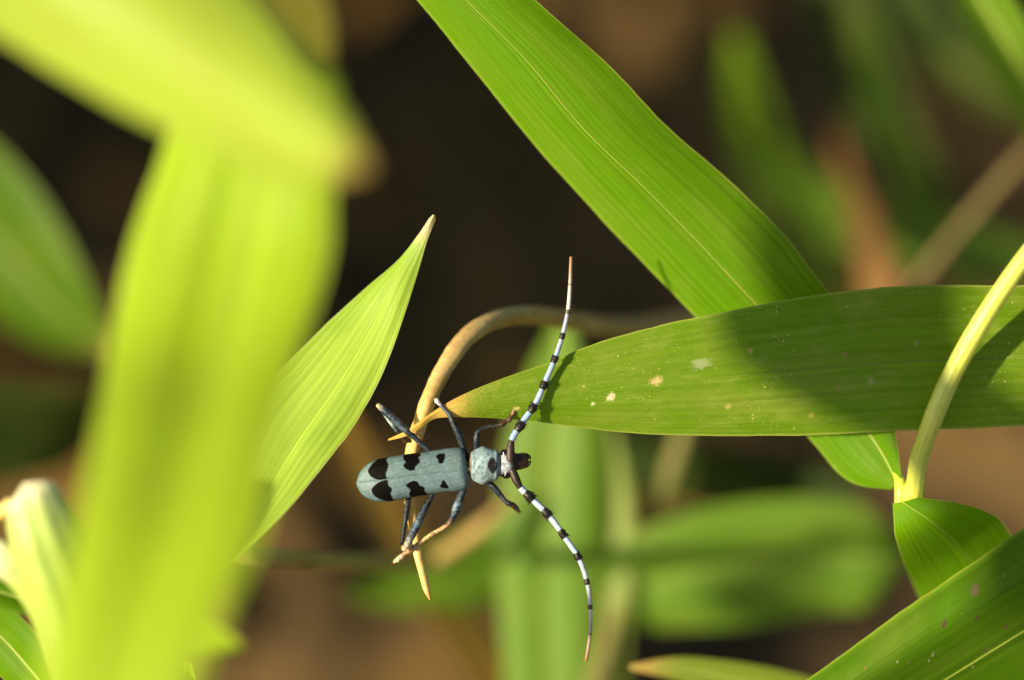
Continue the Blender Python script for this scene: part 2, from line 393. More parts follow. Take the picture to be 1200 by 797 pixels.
# ---------------------------------------------------------------- unseen undergrowth around the view, added to shade the soil
UG = LeafMass(); US = [[], [], []]; uo = 0
def leaves_light(p):             # the photograph shows sun on these stretches of soil: no leaf stands between them and the sun
    g_ = p-SUN*(p[2]/SUN[2]); x, y, d = project(g_)
    return not ((230 < x < 620 and 620 < y < 900) or (960 < x < 1260 and 470 < y < 640) or (620 < x < 770 and -80 < y < 60))
def hidden_ok(p, margin):
    x, y, d = project(p)
    return d > .735 and leaves_light(p) and not (-margin < x < 1200+margin and -margin < y < 797+margin)
n_done = 0
for i in range(1800):
    xx = rng.uniform(-.62, -.10) if rng.random() < .78 else rng.uniform(.16, .75)
    yy = rng.uniform(-.12, .75)
    hgt = rng.uniform(.15, .50); lean = np.array((rng.normal(0, .15), rng.normal(0, .15), 1.)); lean /= np.linalg.norm(lean)
    base = np.array((xx, yy, 0.)); ok = True
    pts = [base+lean*hgt*s for s in np.linspace(0, 1, 6)]
    if not all(hidden_ok(p, 120) for p in pts): continue
    a = np.array([[*p, .0016*(1-.6*k/5), .10, .15, .03] for k, p in enumerate(pts)])
    v, f, c = tube_data(a, 0, 5); US[0].append(v); US[1] += [tuple(q+uo for q in ff) for ff in f]; US[2].append(c); uo += len(v)
    for k in range(rng.integers(4, 8)):
        s = rng.uniform(.35, 1.); b0 = base+lean*hgt*s; a = rng.uniform(0, 6.28)
        d = np.array((math.cos(a), math.sin(a), rng.uniform(.0, .7))); d /= np.linalg.norm(d); L = rng.uniform(.08, .15); W = rng.uniform(.014, .026)
        vv = blade_verts(b0, d, np.array((0, 0, 1.)), L, W, rng.uniform(.1, .5))
        if all(hidden_ok(p, 90) for p in vv): UG.add(vv, 7, L, W)
    n_done += 1
    if n_done > 150: break
for px, py, rad, cnt in ((800, 140, .04, 80), (790, 220, .035, 40), (860, 700, .04, 70), (10, 90, .05, 44), (90, 220, .04, 20), (950, 60, .04, 22), (1110, 90, .05, 22), (1130, 230, .05, 16)):
    q = P(px, py, 0)-CAMPOS; q = CAMPOS+q*(-CAMPOS[2]/q[2]); t_ = (-(q-CAMPOS)@BK-.80)/(SUN@BK)       # unseen leaf clumps added towards the sun to darken that soil
    for k in range(cnt):
        b0 = q+SUN*(t_+rng.normal(0, .03))+rng.normal(0, 1, 3)*rad*.6; a = rng.uniform(0, 6.28)
        d = np.array((math.cos(a), math.sin(a), rng.uniform(-.3, .6))); d /= np.linalg.norm(d); L = rng.uniform(.08, .15); W = rng.uniform(.016, .028)
        vv = blade_verts(b0-d*L*.5, d, np.array((0, 0, 1.)), L, W, rng.uniform(.1, .5))
        if all(hidden_ok(p, 90) for p in vv): UG.add(vv, 7, L, W)
ug = UG.build('added_shade_foliage', m_deep)
tag(ug, 'unseen bamboo undergrowth added to shade the soil', 'undergrowth', kind='stuff')
us = mesh('added_shade_stems', np.concatenate(US[0]), US[1], m_twig, cols=np.concatenate(US[2]))
tag(us, 'thin stems of the unseen undergrowth added for shade', 'stems', kind='stuff')

# ---------------------------------------------------------------- blurred leaves and stems behind the beetle
def stem(name, label, mat, pts, cat='stem', n=60, ring=14, knobs=0., seed=0, ridge=0.):
    """pts rows: px, py, dz, width in photo px, r, g, b"""
    a = spline(pts, n)
    r = np.random.default_rng(seed); ph = r.uniform(0, 6.28, 4)
    rows = []
    for i, q in enumerate(a):
        d = FOC+q[2]/1000; rad = max(q[3], .6)/2*MMPX/1000*d/FOC
        rad *= 1+knobs*(math.sin(i*.9+ph[0])*.5+math.sin(i*2.3+ph[1])*.5)
        rows.append([*P(q[0], q[1], q[2]), rad, *np.clip(q[4:7], 0, 1)])
    v, f, c = tube_data(rows, 0, ring, (lambda i_, k: .05*math.sin(3*k+i_*.15)) if knobs else ((lambda i_, k: ridge*math.sin(9*k)+ridge*.6*math.sin(5*k+1+i_*.02)) if ridge else None))
    return v, f, c
def stem_thing(name, label, mat, pts, cat='stem', **kw):
    v, f, c = stem(name, label, mat, pts, cat, **kw)
    o = mesh(name, v, f, mat, cols=c); return tag(o, label, cat)

BG = 'blurred leaves behind the beetle'
leaf('bamboo_leaf', 'broad green leaf hanging vertically behind the lower antenna of the beetle', m_back, m_rib,
     simple([(660, 380), (655, 440), (648, 520), (642, 620), (642, 720), (645, 850)], [20, 70, 108, 118, 112, 95], [106, 105, 105, 106, 108, 110], 4), group=BG, arch=1.2)
leaf('bamboo_leaf', 'narrow yellowish leaf beside the broad vertical leaf, behind the thin stem', m_back2, m_rib,
     simple([(700, 900), (706, 760), (714, 680), (716, 600), (706, 520), (694, 440)], [66, 58, 56, 52, 38, 8], [108, 108, 107, 107, 107, 107], -4), group=BG)
leaf('bamboo_leaf', 'large blurred green leaf lying level below the shaded long leaf', m_back, m_rib,
     simple([(1062, 655), (1035, 655), (960, 652), (880, 660), (800, 672), (730, 690), (660, 715)], [10, 88, 134, 146, 132, 96, 10], [103, 103, 104, 105, 106, 108, 110], -6), group=BG, arch=1.5)
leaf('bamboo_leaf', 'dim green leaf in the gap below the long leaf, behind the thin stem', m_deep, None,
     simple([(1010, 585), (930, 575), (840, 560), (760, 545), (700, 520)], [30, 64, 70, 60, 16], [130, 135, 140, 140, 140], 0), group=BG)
leaf('bamboo_leaf', 'blurred green leaf pointing level below the beetle towards the vertical leaf', m_back, None,
     simple([(640, 640), (580, 655), (520, 678), (460, 690), (405, 700)], [60, 92, 84, 54, 8], [114, 114, 114, 115, 116], -14), group=BG)
leaf('bamboo_leaf', 'dull dry straw leaf rising from the lower edge behind the beetle tail', m_straw, None,
     simple([(600, 860), (560, 770), (505, 690), (455, 600), (415, 520), (398, 470)], [40, 44, 40, 36, 26, 8], [120, 120, 122, 126, 130, 136], 10), group=BG)
leaf('bamboo_leaf', 'low leaf with a brown tip entering at the lower edge under the level leaf', m_back2, m_rib,
     simple([(1000, 850), (920, 815), (850, 795), (790, 783), (738, 782)], [70, 56, 42, 26, 6], [35, 34, 33, 32, 31], 0, [0, 0, 0, .35, 1]), group=BG)
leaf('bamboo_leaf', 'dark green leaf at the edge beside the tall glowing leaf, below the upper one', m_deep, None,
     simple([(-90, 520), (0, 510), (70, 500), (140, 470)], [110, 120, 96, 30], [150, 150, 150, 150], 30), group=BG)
leaf('bamboo_leaf', 'mid green leaf slanting down to a pale tip behind the tall glowing leaf', m_side, m_rib,
     simple([(-120, 160), (-40, 240), (30, 320), (90, 385), (140, 420)], [130, 150, 128, 72, 10], [138, 136, 133, 130, 128], 26, [0, 0, 0, .15, .6]), group=BG, arch=2.)
leaf('bamboo_leaf', 'pale edged green leaf in the upper corner', m_back, m_rib,
     simple([(1105, -80), (1145, -10), (1195, 75), (1260, 190)], [50, 62, 66, 60], [75, 75, 75, 75], 24), group=BG)
leaf('bamboo_leaf', 'grey green leaf curving through the dark upper background', m_back, None,
     simple([(862, 40), (872, 110), (895, 180), (945, 235), (1020, 268), (1110, 285), (1230, 312)], [14, 50, 66, 74, 70, 60, 50], [210, 200, 190, 180, 170, 165, 160], -18), group=BG)
leaf('bamboo_leaf', 'brown withered leaf hanging with a rusty tip behind the slanting leaf', m_rust, None,
     simple([(975, 150), (992, 205), (1010, 255), (1024, 300), (1036, 360)], [4, 18, 34, 44, 44], [210, 190, 165, 140, 130], 6), group=BG)
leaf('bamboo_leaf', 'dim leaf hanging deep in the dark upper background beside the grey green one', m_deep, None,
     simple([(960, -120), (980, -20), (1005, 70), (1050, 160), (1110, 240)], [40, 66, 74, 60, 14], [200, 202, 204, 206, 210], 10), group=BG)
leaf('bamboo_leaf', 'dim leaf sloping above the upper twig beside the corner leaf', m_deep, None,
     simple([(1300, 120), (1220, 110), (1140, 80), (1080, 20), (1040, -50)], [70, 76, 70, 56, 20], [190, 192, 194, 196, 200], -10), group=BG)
leaf('bamboo_leaf', 'thin dull blade rising beside the rusty leaf tip', m_side, None,
     simple([(1150, 350), (1105, 270), (1060, 190), (1030, 100), (1015, 10)], [30, 36, 36, 30, 8], [175, 176, 178, 182, 186], 8), group=BG)
leaf('bamboo_leaf', 'thin dull blade in the gap between the slanting leaf and the rusty leaf tip', m_side, None,
     simple([(985, 350), (950, 290), (925, 230), (912, 160)], [26, 34, 30, 8], [160, 162, 164, 168], 8), group=BG)
stem_thing('dry_twig', 'brown dry twig slanting across the upper corner', m_twig,
     [(1260, 120, 125, 13, .17, .13, .045), (1180, 205, 125, 13, .17, .13, .045), (1120, 275, 128, 13, .18, .14, .045), (1020, 400, 134, 13, .17, .13, .045)], 'twig', knobs=.04)
stem_thing('bamboo_stalk', 'thin olive stem slanting down behind the level leaf', m_twig,
     [(812, 470, 112, 17, .17, .17, .04), (795, 530, 112, 22, .17, .17, .04), (765, 610, 111, 22, .17, .17, .04), (735, 690, 108, 24, .17, .17, .04), (690, 830, 104, 26, .17, .17, .04)], 'stem', knobs=.03)
stem_thing('bamboo_stalk', 'olive brown stalk reaching out from behind the tall glowing leaf', m_twig,
     [(240, 640, 8, 24, .36, .30, .10), (300, 651, 12, 24, .36, .30, .09), (350, 656, 22, 22, .36, .30, .08), (420, 660, 50, 22, .36, .30, .08), (500, 655, 90, 20, .34, .26, .08)], 'stem', knobs=.04)
stem_thing('dry_twig', 'short tan twig in the gap below the beetle middle legs', m_twig,
     [(500, 662, 98, 14, .50, .36, .12), (535, 640, 98, 16, .50, .36, .12), (572, 612, 98, 16, .50, .36, .12), (600, 585, 100, 12, .5, .36, .12)], 'twig', knobs=.05)

# ---------------------------------------------------------------- the plant whose bright stem stands at the node
shoot = thing('bamboo_shoot', 'bamboo shoot with a bright yellow stem, a long slanting leaf and a small folded leaf', 'plant', P(1068, 600, 4))
v, f, c = stem('', '', None, [(1084, 640, 24, 14, .5, .36, .08), (1074, 620, 16, 18, .58, .42, .08), (1067, 602, 8, 25, .66, .55, .09), (1069, 583, 4, 30, .60, .50, .10), (1072, 572, 3, 24, .62, .60, .10), (1076, 545, 1, 22, .62, .66, .12), (1092, 495, -3, 23, .66, .68, .13),
                             (1118, 435, -6, 23, .66, .68, .13), (1152, 375, -9, 22, .64, .66, .12), (1192, 315, -11, 21, .62, .64, .12), (1260, 230, -12, 20, .6, .6, .12)], n=90, ring=40, ridge=.028)
st = mesh('stem', v, f, m_stem, shoot, cols=c)
v, f, c = stem('', '', None, [(1074, 636, 22, 8, .45, .28, .09), (1062, 616, 14, 11, .50, .32, .09), (1056, 600, 7, 14, .60, .42, .08), (1057, 580, 6, 18, .62, .54, .08), (1055, 564, 6.5, 14, .52, .54, .05), (1047, 548, 8, 5, .30, .42, .03)], n=40, ring=14)
mesh('petiole', v, f, m_stem, shoot, cols=c)
A = [(1044, 574, 8, 1052, 566, 7, 1056, 556, 5.2), (1005, 568, 11, 1035, 533, 8, 1050, 512, 6.2), (948, 514, 13, 985, 465, 10, 1030, 430, 8.7), (880, 440, 14, 936, 410, 10, 1002, 384, 9.2),
     (810, 366, 13, 882, 352, 9, 967, 338, 9.2), (720, 273, 11.5, 818, 283, 7.5, 915, 271, 8.2), (640, 186, 9.5, 757, 221, 5.5, 851, 208, 6.7), (560, 88, 7.5, 690, 157, 3.5, 784, 150, 4.7),
     (489, 0, 6, 612, 65, 2, 712, 75, 3.2), (420, -80, 6, 545, -2, 2, 628, 0, 2.2), (330, -180, 6, 430, -140, 2, 520, -120, 2.2)]
leaf_part('leaf', shoot, None, m_green, m_rib, A, rib=.20, ribcol=(.62, .66, .35), nu=150, nv=41, arch=.9, pleat=.02, npl=8, wave=.3, seed=2)[0]['label'] = 'long slanting blade with a pale midrib'
FL = [(1046, 590, 3, 1057, 588, 1, 1077, 583, 1), (1050, 632, 4.5, 1092, 612, 1, 1124, 590, 0), (1070, 685, 20, 1130, 646, 13, 1168, 606, 9), (1098, 735, 27, 1152, 694, 21, 1192, 642, 17), (1150, 800, 33, 1180, 770, 29, 1210, 720, 25)]
leaf_part('leaf', shoot, None, m_green, m_rib, FL, rib=.07, ribcol=(.9, .9, .5), nu=60, nv=25, arch=.15, seed=3)[0]['label'] = 'small folded blade below the node'

# ---------------------------------------------------------------- long level leaf whose dry tip hooks the dry stem
Bst = [(1330, 330, 0, 1330, 415, -2, 1330, 485, 1), (1200, 334, -1, 1200, 420, -2.5, 1200, 499, 1), (1060, 335, -1, 1060, 424, -2, 1062, 505, 1), (960, 345, -.5, 955, 432, -1.5, 952, 510, 1.5), (850, 365, 0, 850, 442, -1, 850, 511, 2),
       (750, 387, .5, 750, 452, -.5, 745, 508, 2), (690, 405, 1, 685, 459, 0, 680, 501, 2, .08), (640, 426, 1, 630, 464, 0, 625, 494, 2, .18), (590, 443, 1, 580, 470, 0, 576, 490, 1.6, .30), (550, 459, 1, 545, 476, 0, 544, 489, 1, .5),
       (526, 471, 1, 524, 480, .4, 526, 489, .8, .85), (508, 482, 1, 508, 486, .4, 509, 491, .8, 1.), (492, 493, .2, 493, 497, -.2, 494, 501, .2, 1.), (475, 505, .6, 476, 508, .4, 477, 511, .6, 1.), (455, 514.5, 2, 455, 515.5, 2, 455, 516.5, 2, 1.)]
V, U, MM, dry = leaf_surface(Bst, nu=170, nv=41, arch=.5, pleat=.012, npl=9, wave=.3, seed=5)
mk = []
for px, py, r, c, asp in ((715, 466, .75, (.85, .74, .45), .9), (771, 446, .8, (.72, .52, .22), 1.3), (1018, 446, .75, (.42, .42, .18), .8), (878, 411, .55, (.6, .42, .15), .8), (694, 473, .35, (.7, .72, .35), 1.),
                          (823, 428, .9, (.36, .42, .18), 1.8), (852, 478, .55, (.5, .42, .12), 1.), (984, 452, .5, (.4, .36, .08), 1.2), (606, 480, .4, (.7, .6, .2), 1.5), (950, 485, .5, (.45, .40, .06), 1.), (1075, 400, .5, (.36, .40, .14), .7), (990, 417, .45, (.42, .33, .08), 1.)):
    s_, w_ = find_mm(V, MM, px, py); mk.append((s_, w_, r, c, asp))
m_right = leaf_mat('leaf_old_marked', (.130, .240, .005), (.27, .50, .004), .44, .46, .18, 40, .17, 2., dust=.55, specks=.9, edge=(.42, .45, .08), edge_amt=.7, dryc=(.70, .44, .10), blotch=.5, marks=mk)
leaf('bamboo_leaf', 'long level green leaf with pale specks, its dry yellow tip hooked round the tan vine', m_right, m_rib, Bst, rib=.09, ribcol=(.45, .55, .22), nu=170, nv=41, arch=.5, pleat=.012, npl=9, wave=.3, seed=5)

# leaf in the lower corner, with a fold and brown damage
Mst = [(1360, 515, -4, 1372, 636, 4, 1420, 760, 17), (1280, 570, -4, 1290, 687, 5, 1330, 815, 18), (1200, 626, -4, 1206, 736, 6, 1240, 855, 19), (1130, 673, -4, 1128, 784, 6.5, 1150, 890, 19), (1060, 721, -4, 1050, 832, 7, 1070, 925, 20), (985, 776, -4, 970, 880, 7, 985, 965, 20), (900, 835, -4, 880, 925, 7, 890, 1000, 20)]
mprof = [-7., -3.4, -.4, .9, .9, .6, .3, 0, 0, 0, 0, 0, 0, 0]
V, U, MM, dry = leaf_surface(Mst, nu=110, nv=49, arch=.2, prof=mprof, pleat=.04, npl=10, seed=6)
mk = []
for px, py, r, c, asp in ((1142, 692, 1.15, (.24, .15, .085), .8), (1104, 731, .85, (.13, .07, .04), .6), (1144, 724, .6, (.17, .10, .05), .6), (1181, 733, .7, (.22, .14, .07), .7), (1156, 762, .6, (.22, .18, .07), .8), (1092, 765, .4, (.55, .50, .3), .6),
                          (1062, 776, .45, (.3, .22, .1), .4), (1016, 783, .5, (.3, .2, .1), .4), (1176, 674, .4, (.4, .4, .15), .6), (1087, 776, .3, (.6, .6, .4), .5), (1050, 777, .3, (.6, .6, .3), .6)):
    s_, w_ = find_mm(V, MM, px, py); mk.append((s_, w_, r, c, asp))
m_corner = leaf_mat('leaf_corner', (.075, .175, .003), (.21, .40, .003), .44, .46, .18, 48, .24, 12., specks=.10, edge=(.42, .50, .05), edge_amt=.5, marks=mk)
leaf('bamboo_leaf', 'dark green leaf across the lower corner with brown tears and a bright folded margin', m_corner, m_rib, Mst, rib=.2, ribcol=(.7, .75, .4), nu=110, nv=49, arch=.2, prof=mprof, pleat=.04, npl=10, seed=6)

# pale leaf whose tip points up beside the beetle
Cst = [(120, 790, -18, 122, 792, -18, 125, 790, -18), (185, 715, -16, 196, 722, -17, 206, 716, -18), (235, 645, -8, 258, 668, -12, 274, 660, -15), (268, 560, 0, 304, 590, -5, 332, 603, -9), (290, 478, 3, 345, 520, -1.5, 372, 555, -5), (340, 421, 5, 402, 438, 0.5, 421, 489, -2), (385, 377, 6, 440, 372, 2, 456, 420, 0),
       (430, 336, 5, 463, 328, 2, 480, 351, 1.5), (468, 303, 3.5, 481, 300, 2, 492, 312, 2, .1), (490, 275, 2, 496, 277, 1.4, 501.5, 280, 1.5, .6), (499, 262, 1.4, 503, 264, .8, 507, 266, 1.2, .9), (504.5, 254, 1, 507.5, 254, .4, 510.5, 255.5, 1, 1.), (507, 251.8, .6, 508.4, 251.6, .4, 509.8, 252.4, .6, 1.)]
leaf('bamboo_leaf', 'pale sunlit leaf with its cream tip pointing up above the beetle tail', m_pale, m_rib, Cst, rib=.10, ribcol=(.7, .8, .5), nu=130, nv=41, arch=.5, pleat=.07, npl=5, wave=.35, seed=8)

# ---------------------------------------------------------------- near, blurred, glowing leaves
Dst = [(215, 60, -68, 305, 55, -75, 400, 90, -79), (190, 175, -71, 290, 190, -78, 392, 215, -82), (150, 290, -74, 268, 310, -81, 386, 310, -85), (128, 400, -81, 240, 420, -88, 352, 410, -92), (110, 510, -97, 214, 530, -104, 322, 520, -108), (88, 610, -109, 190, 630, -116, 305, 620, -120), (62, 710, -116, 160, 730, -123, 262, 720, -127), (40, 830, -121, 125, 850, -128, 215, 840, -132)]
dprof = [-1.0, .2, .7, .7, .2, -.5, -.9, -.6, .2, .7, .9, .8, .5]
leaf('bamboo_leaf', 'tall glowing lime leaf standing close to the lens', m_lime, m_rib, Dst, rib=.2, ribcol=(.9, .95, .3), nu=90, nv=41, arch=.6, prof=dprof, pleat=.03, seed=9)
Est = [(-180, -60, -84, -120, -110, -92, -60, -180, -88), (-60, 8, -86, 20, -60, -96, 100, -150, -92), (60, 82, -90, 130, 5, -101, 215, -85, -96), (160, 138, -96, 225, 65, -108, 300, -5, -102), (260, 184, -104, 302, 120, -115, 352, 62, -110), (340, 214, -112, 358, 165, -120, 398, 128, -118, .1), (385, 212, -120, 400, 185, -124, 418, 165, -124, .55), (428, 200, -130, 430, 198, -130, 432, 195, -130, 1.)]
leaf('bamboo_leaf', 'broad glowing yellow green leaf close to the lens, its brownish tip over the tall leaf', m_glow, m_rib, Est, rib=.2, ribcol=(.9, .95, .3), nu=90, nv=33, arch=1.5, prof=[0, .5, 0, .3, 0, .3, 0, .4, 0], seed=10)
leaf('bamboo_leaf', 'small yellow leaf tip peeping out behind the foot of the tall glowing leaf', m_lime, None,
     simple([(120, 700), (190, 730), (240, 748), (284, 758)], [50, 52, 44, 6], [-50, -52, -55, -58], 6, [0, 0, .1, .4]))
leaf('bamboo_leaf', 'dim olive leaf behind the brownish tip of the broad glowing leaf', m_olive, None,
     simple([(310, -90), (340, -20), (366, 30), (384, 80)], [70, 60, 46, 10], [110, 112, 114, 116], 10))
leaf('bamboo_leaf', 'grainy pale leaf edge at the lower edge beside the glowing leaf foot', m_pale, None,
     simple([(170, 880), (195, 830), (215, 795), (222, 776)], [60, 52, 34, 6], [-4, -4, -3, -2], 4))

# pale young shoot in the lower corner beside the glowing leaf
ys = thing('young_bamboo_shoot', 'pale cream tipped young shoot with small dark leaves in the lower corner', 'plant', P(70, 800, -20))
v, f, c = stem('', '', None, [(30, 570, -30, 20, .85, .78, .60), (34, 576, -30, 52, .80, .76, .52), (40, 592, -30, 66, .52, .57, .26), (50, 622, -30, 78, .40, .50, .13), (66, 668, -29, 82, .36, .48, .10), (80, 720, -28, 70, .34, .44, .10), (86, 850, -26, 44, .3, .36, .10)], n=60, ring=30, ridge=.075)
mesh('sheath', v, f, m_stem, ys, cols=c)
v, f, c = stem('', '', None, [(-16, 640, -26, 26, .75, .74, .48), (4, 654, -26, 40, .74, .72, .42), (22, 670, -25, 38, .45, .52, .18), (46, 706, -24, 34, .34, .44, .10), (72, 790, -22, 30, .3, .36, .10)], n=40, ring=24, ridge=.075)
mesh('sheath', v, f, m_stem, ys, cols=c)
v, f, c = stem('', '', None, [(-14, 606, -22, 10, .7, .4, .1), (2, 600, -22, 18, .85, .62, .2), (8, 592, -22, 14, .8, .6, .2), (10, 584, -22, 5, .7, .5, .2)], n=24, ring=12)
mesh('bud', v, f, m_stem, ys, cols=c)
leaf_part('leaf', ys, None, m_green, m_rib, simple([(60, 720), (20, 700), (-20, 690), (-70, 690)], [8, 38, 44, 30], [-14, -14, -14, -14], 4), rib=.2, nu=40, nv=21)
leaf_part('leaf', ys, None, m_green, m_rib, simple([(72, 830), (40, 790), (0, 745), (-60, 700)], [14, 56, 66, 40], [-10, -8, -6, -6], -6), rib=.2, nu=40, nv=21)

# ---------------------------------------------------------------- dry brown stem under the beetle
dv, df, dc = stem('', '', None, [(504, 703, 1, 2, .62, .36, .14), (501, 694, 1.2, 7, .80, .50, .18), (495, 672, 1.8, 9, .90, .60, .20), (489, 648, 2.4, 10, .90, .60, .20), (485, 620, 3, 11, .86, .56, .18), (481, 594, 3.4, 13, .80, .52, .17), (480, 560, 3.6, 15, .80, .52, .17), (483, 530, 3.6, 16, .84, .55, .18),
     (491, 500, 3.6, 17, .80, .52, .18), (503, 466, 4.2, 19, .66, .44, .17), (523, 427, 6, 21, .56, .39, .17), (549, 394, 9, 22, .52, .37, .16), (580, 375, 14, 22, .50, .36, .15), (615, 369, 22, 22, .48, .35, .14), (660, 375, 36, 22, .46, .33, .13), (720, 384, 56, 22, .46, .33, .13), (800, 376, 80, 22, .46, .33, .13), (860, 360, 95, 22, .46, .33, .13)], n=130, ring=18, knobs=.05)
tag(mesh('dry_vine', dv, df, m_twig, cols=dc), 'arched dry tan vine that the beetle clings to', 'vine')

# ---------------------------------------------------------------- the beetle
BLUE = np.array((.108, .166, .174)); DARK = np.array((.004, .0035, .003)); GREY = np.array((.20, .24, .26)); BROWN = np.array((.045, .020, .008)); LEG = np.array((.015, .024, .032))
bt = thing('longhorn_beetle', 'pale blue longhorn beetle with black spots and banded antennae clinging to the tan vine', 'beetle', B(485, 560, -14))
m_wing = shell_mat('wing_case', .45, 2200, .15, .0, .30, .7, True); m_body = shell_mat('beetle_body', .42, 1900, .38, .0, .38, 1.)
m_leg = shell_mat('beetle_leg', .36, 2300, .85, .0, .35, 1.); m_ant = shell_mat('antenna', .42, 2000, .16, .0, .35, .6)
m_eye = shell_mat('beetle_eye', .12, 3000, .2, 0, .6, .1)

def inside(poly, x, y):
    c = np.zeros(x.shape, bool); n = len(poly); j = n-1
    for i in range(n):
        xi, yi = poly[i]; xj, yj = poly[j]
        k = ((yi > y) != (yj > y)) & (x < (xj-xi)*(y-yi)/(yj-yi+1e-12)+xi); c ^= k; j = i
    return c
cr = lambda L: [(410+a/8, 510+b/8) for a, b in L]
def closed_smooth(poly, n=90):
    p = np.array(poly); q = np.concatenate([p[-2:], p, p[:3]]); s = spline(q, n*2)
    d = np.linalg.norm(s-p[0], axis=1); i0 = np.argmin(d[:n]); i1 = n+np.argmin(d[n:]); return s[i0:i1]
SPOTS = [cr(x) for x in (
    [(360,208),(345,240),(362,270),(355,320),(340,370),(345,405),(290,415),(230,405),(180,365),(172,340),(200,290),(250,240),(300,214)],
    [(355,427),(365,470),(395,500),(385,550),(410,604),(330,608),(260,585),(215,545),(205,510),(240,465),(290,434)],
    [(660,166),(665,200),(645,215),(660,250),(640,275),(615,300),(610,325),(575,335),(530,320),(500,290),(520,255),(500,225),(500,200),(520,183),(580,174)],
    [(600,425),(640,440),(655,465),(700,490),(705,520),(727,545),(650,562),(560,566),(555,540),(568,515),(545,490),(525,470),(560,440)],
    [(890,178),(888,230),(870,265),(850,270),(830,260),(825,230),(805,210),(825,185),(860,176)],
    [(860,430),(885,420),(905,450),(920,470),(928,492),(890,492),(845,478),(845,465),(860,455)])]
seam = [(546.5, 550.5), (520, 553.2), (487, 557), (448, 562), (430, 564.3), (417.6, 566)]
eup = [(544, 530), (541, 526), (534, 525), (527, 525.6), (497, 530.4), (472, 533.6), (452.5, 537), (441, 539.6), (432, 543.8), (424.5, 551), (420, 558.5), (417.6, 565.6)]
elo = [(549, 566), (547.5, 571), (540, 573.9), (520, 576), (497, 580), (472, 583.8), (454, 587.2), (443, 587.2), (433, 584.6), (424.5, 578.5), (420, 572), (417.6, 566.4)]
for e, sgn in ((eup, -1), (elo, 1)):
    n, m = 230, 61
    S = spline(seam, n); E = spline(e, n); V = []; C = []
    S = S + np.array((0, sgn*.12))
    for i in range(n):
        s = i/(n-1)
        top = 15.0*(1-max(0, (s-.55)/.45)**2.6)*(1-.35*max(0, 1-s/.07)**2) - 2*s
        for j in range(m):
            t = j/(m-1); p = S[i]*(1-t)+E[i]*t
            z = -4+ (top+4)*math.sqrt(max(0, 1-t**2.6)) + (0 if t > .06 else -.5*(1-t/.06)**2) + .45*math.sin(t*9)*(1-t)*min(1, (1-s)*4)
            V.append(B(p[0], p[1], z)); C.append((p[0], p[1]))
    C = np.array(C); x, y = C[:, 0], C[:, 1]
    msk = np.zeros(len(C))
    for poly in SPOTS: msk = np.maximum(msk, inside(closed_smooth(poly), x, y).astype(float))
    mg = msk.reshape(n, m); mg = (mg*2+np.roll(mg, 1, 0)+np.roll(mg, -1, 0)+np.roll(mg, 1, 1)+np.roll(mg, -1, 1))/6; msk = mg.ravel()
    nz = .92+.10*np.sin(x*.35+y*.5)*np.sin(y*.8)
    base = BLUE[None]*nz[:, None]
    tt = np.tile(np.linspace(0, 1, m), n); ss = np.repeat(np.linspace(0, 1, n), m)
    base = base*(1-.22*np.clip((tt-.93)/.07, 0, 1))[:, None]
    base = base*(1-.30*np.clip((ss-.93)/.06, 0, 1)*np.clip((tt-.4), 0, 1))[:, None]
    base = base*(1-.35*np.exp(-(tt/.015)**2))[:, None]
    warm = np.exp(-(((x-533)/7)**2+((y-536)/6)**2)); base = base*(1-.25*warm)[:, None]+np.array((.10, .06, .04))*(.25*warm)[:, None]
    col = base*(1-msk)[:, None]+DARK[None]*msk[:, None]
    F = grid_faces(n, m)
    if sgn < 0: F = [(q[0], q[3], q[2], q[1]) for q in F]
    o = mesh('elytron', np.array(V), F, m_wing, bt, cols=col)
    md = o.modifiers.new('thickness', 'SOLIDIFY'); md.thickness = .00012; md.offset = -1

# one continuous body: abdomen, thorax, pronotum, head
ST = [ # x, y, z, half width, up, down, squareness
 (424, 566, -4, 5, 1.5, 3), (432, 564.8, -4, 15, 2, 6), (450, 562.3, -4, 21, 4, 9), (490, 556.8, -4, 22, 6, 11), (525, 552.6, -4, 20, 6, 12), (540, 550.6, -3, 17, 6, 12), (546, 548, -2, 10, 6, 10),
 (549.5, 546.6, -2, 9, 7, 9), (551, 546, -1, 14, 10, 10), (553, 545.9, 0, 17, 13, 12), (557, 545.8, 0, 18.8, 14, 13), (562, 545.6, 0, 20.4, 15, 13), (567, 545.4, 0, 21.2, 15.2, 13), (573, 545.2, 0, 19.8, 15, 13), (579, 545, 0, 18, 14.4, 12), (583, 544.8, 0, 16.8, 13, 11), (585, 544.6, -1, 13.5, 9.5, 10),
 (588, 544.2, -1, 15, 10.5, 11), (593, 543.6, -1, 16, 11.5, 12), (599, 542.6, -2, 14, 12, 12), (603, 541.8, -3, 11.5, 9, 11), (606, 541.2, -4, 10, 7.5, 10), (611, 540.4, -5, 10, 7, 9), (616, 539.6, -6, 7.5, 5, 7), (619.5, 539, -7, 3.5, 2, 4)]
a = spline(ST, 220); nr = 64; V = []; C = []
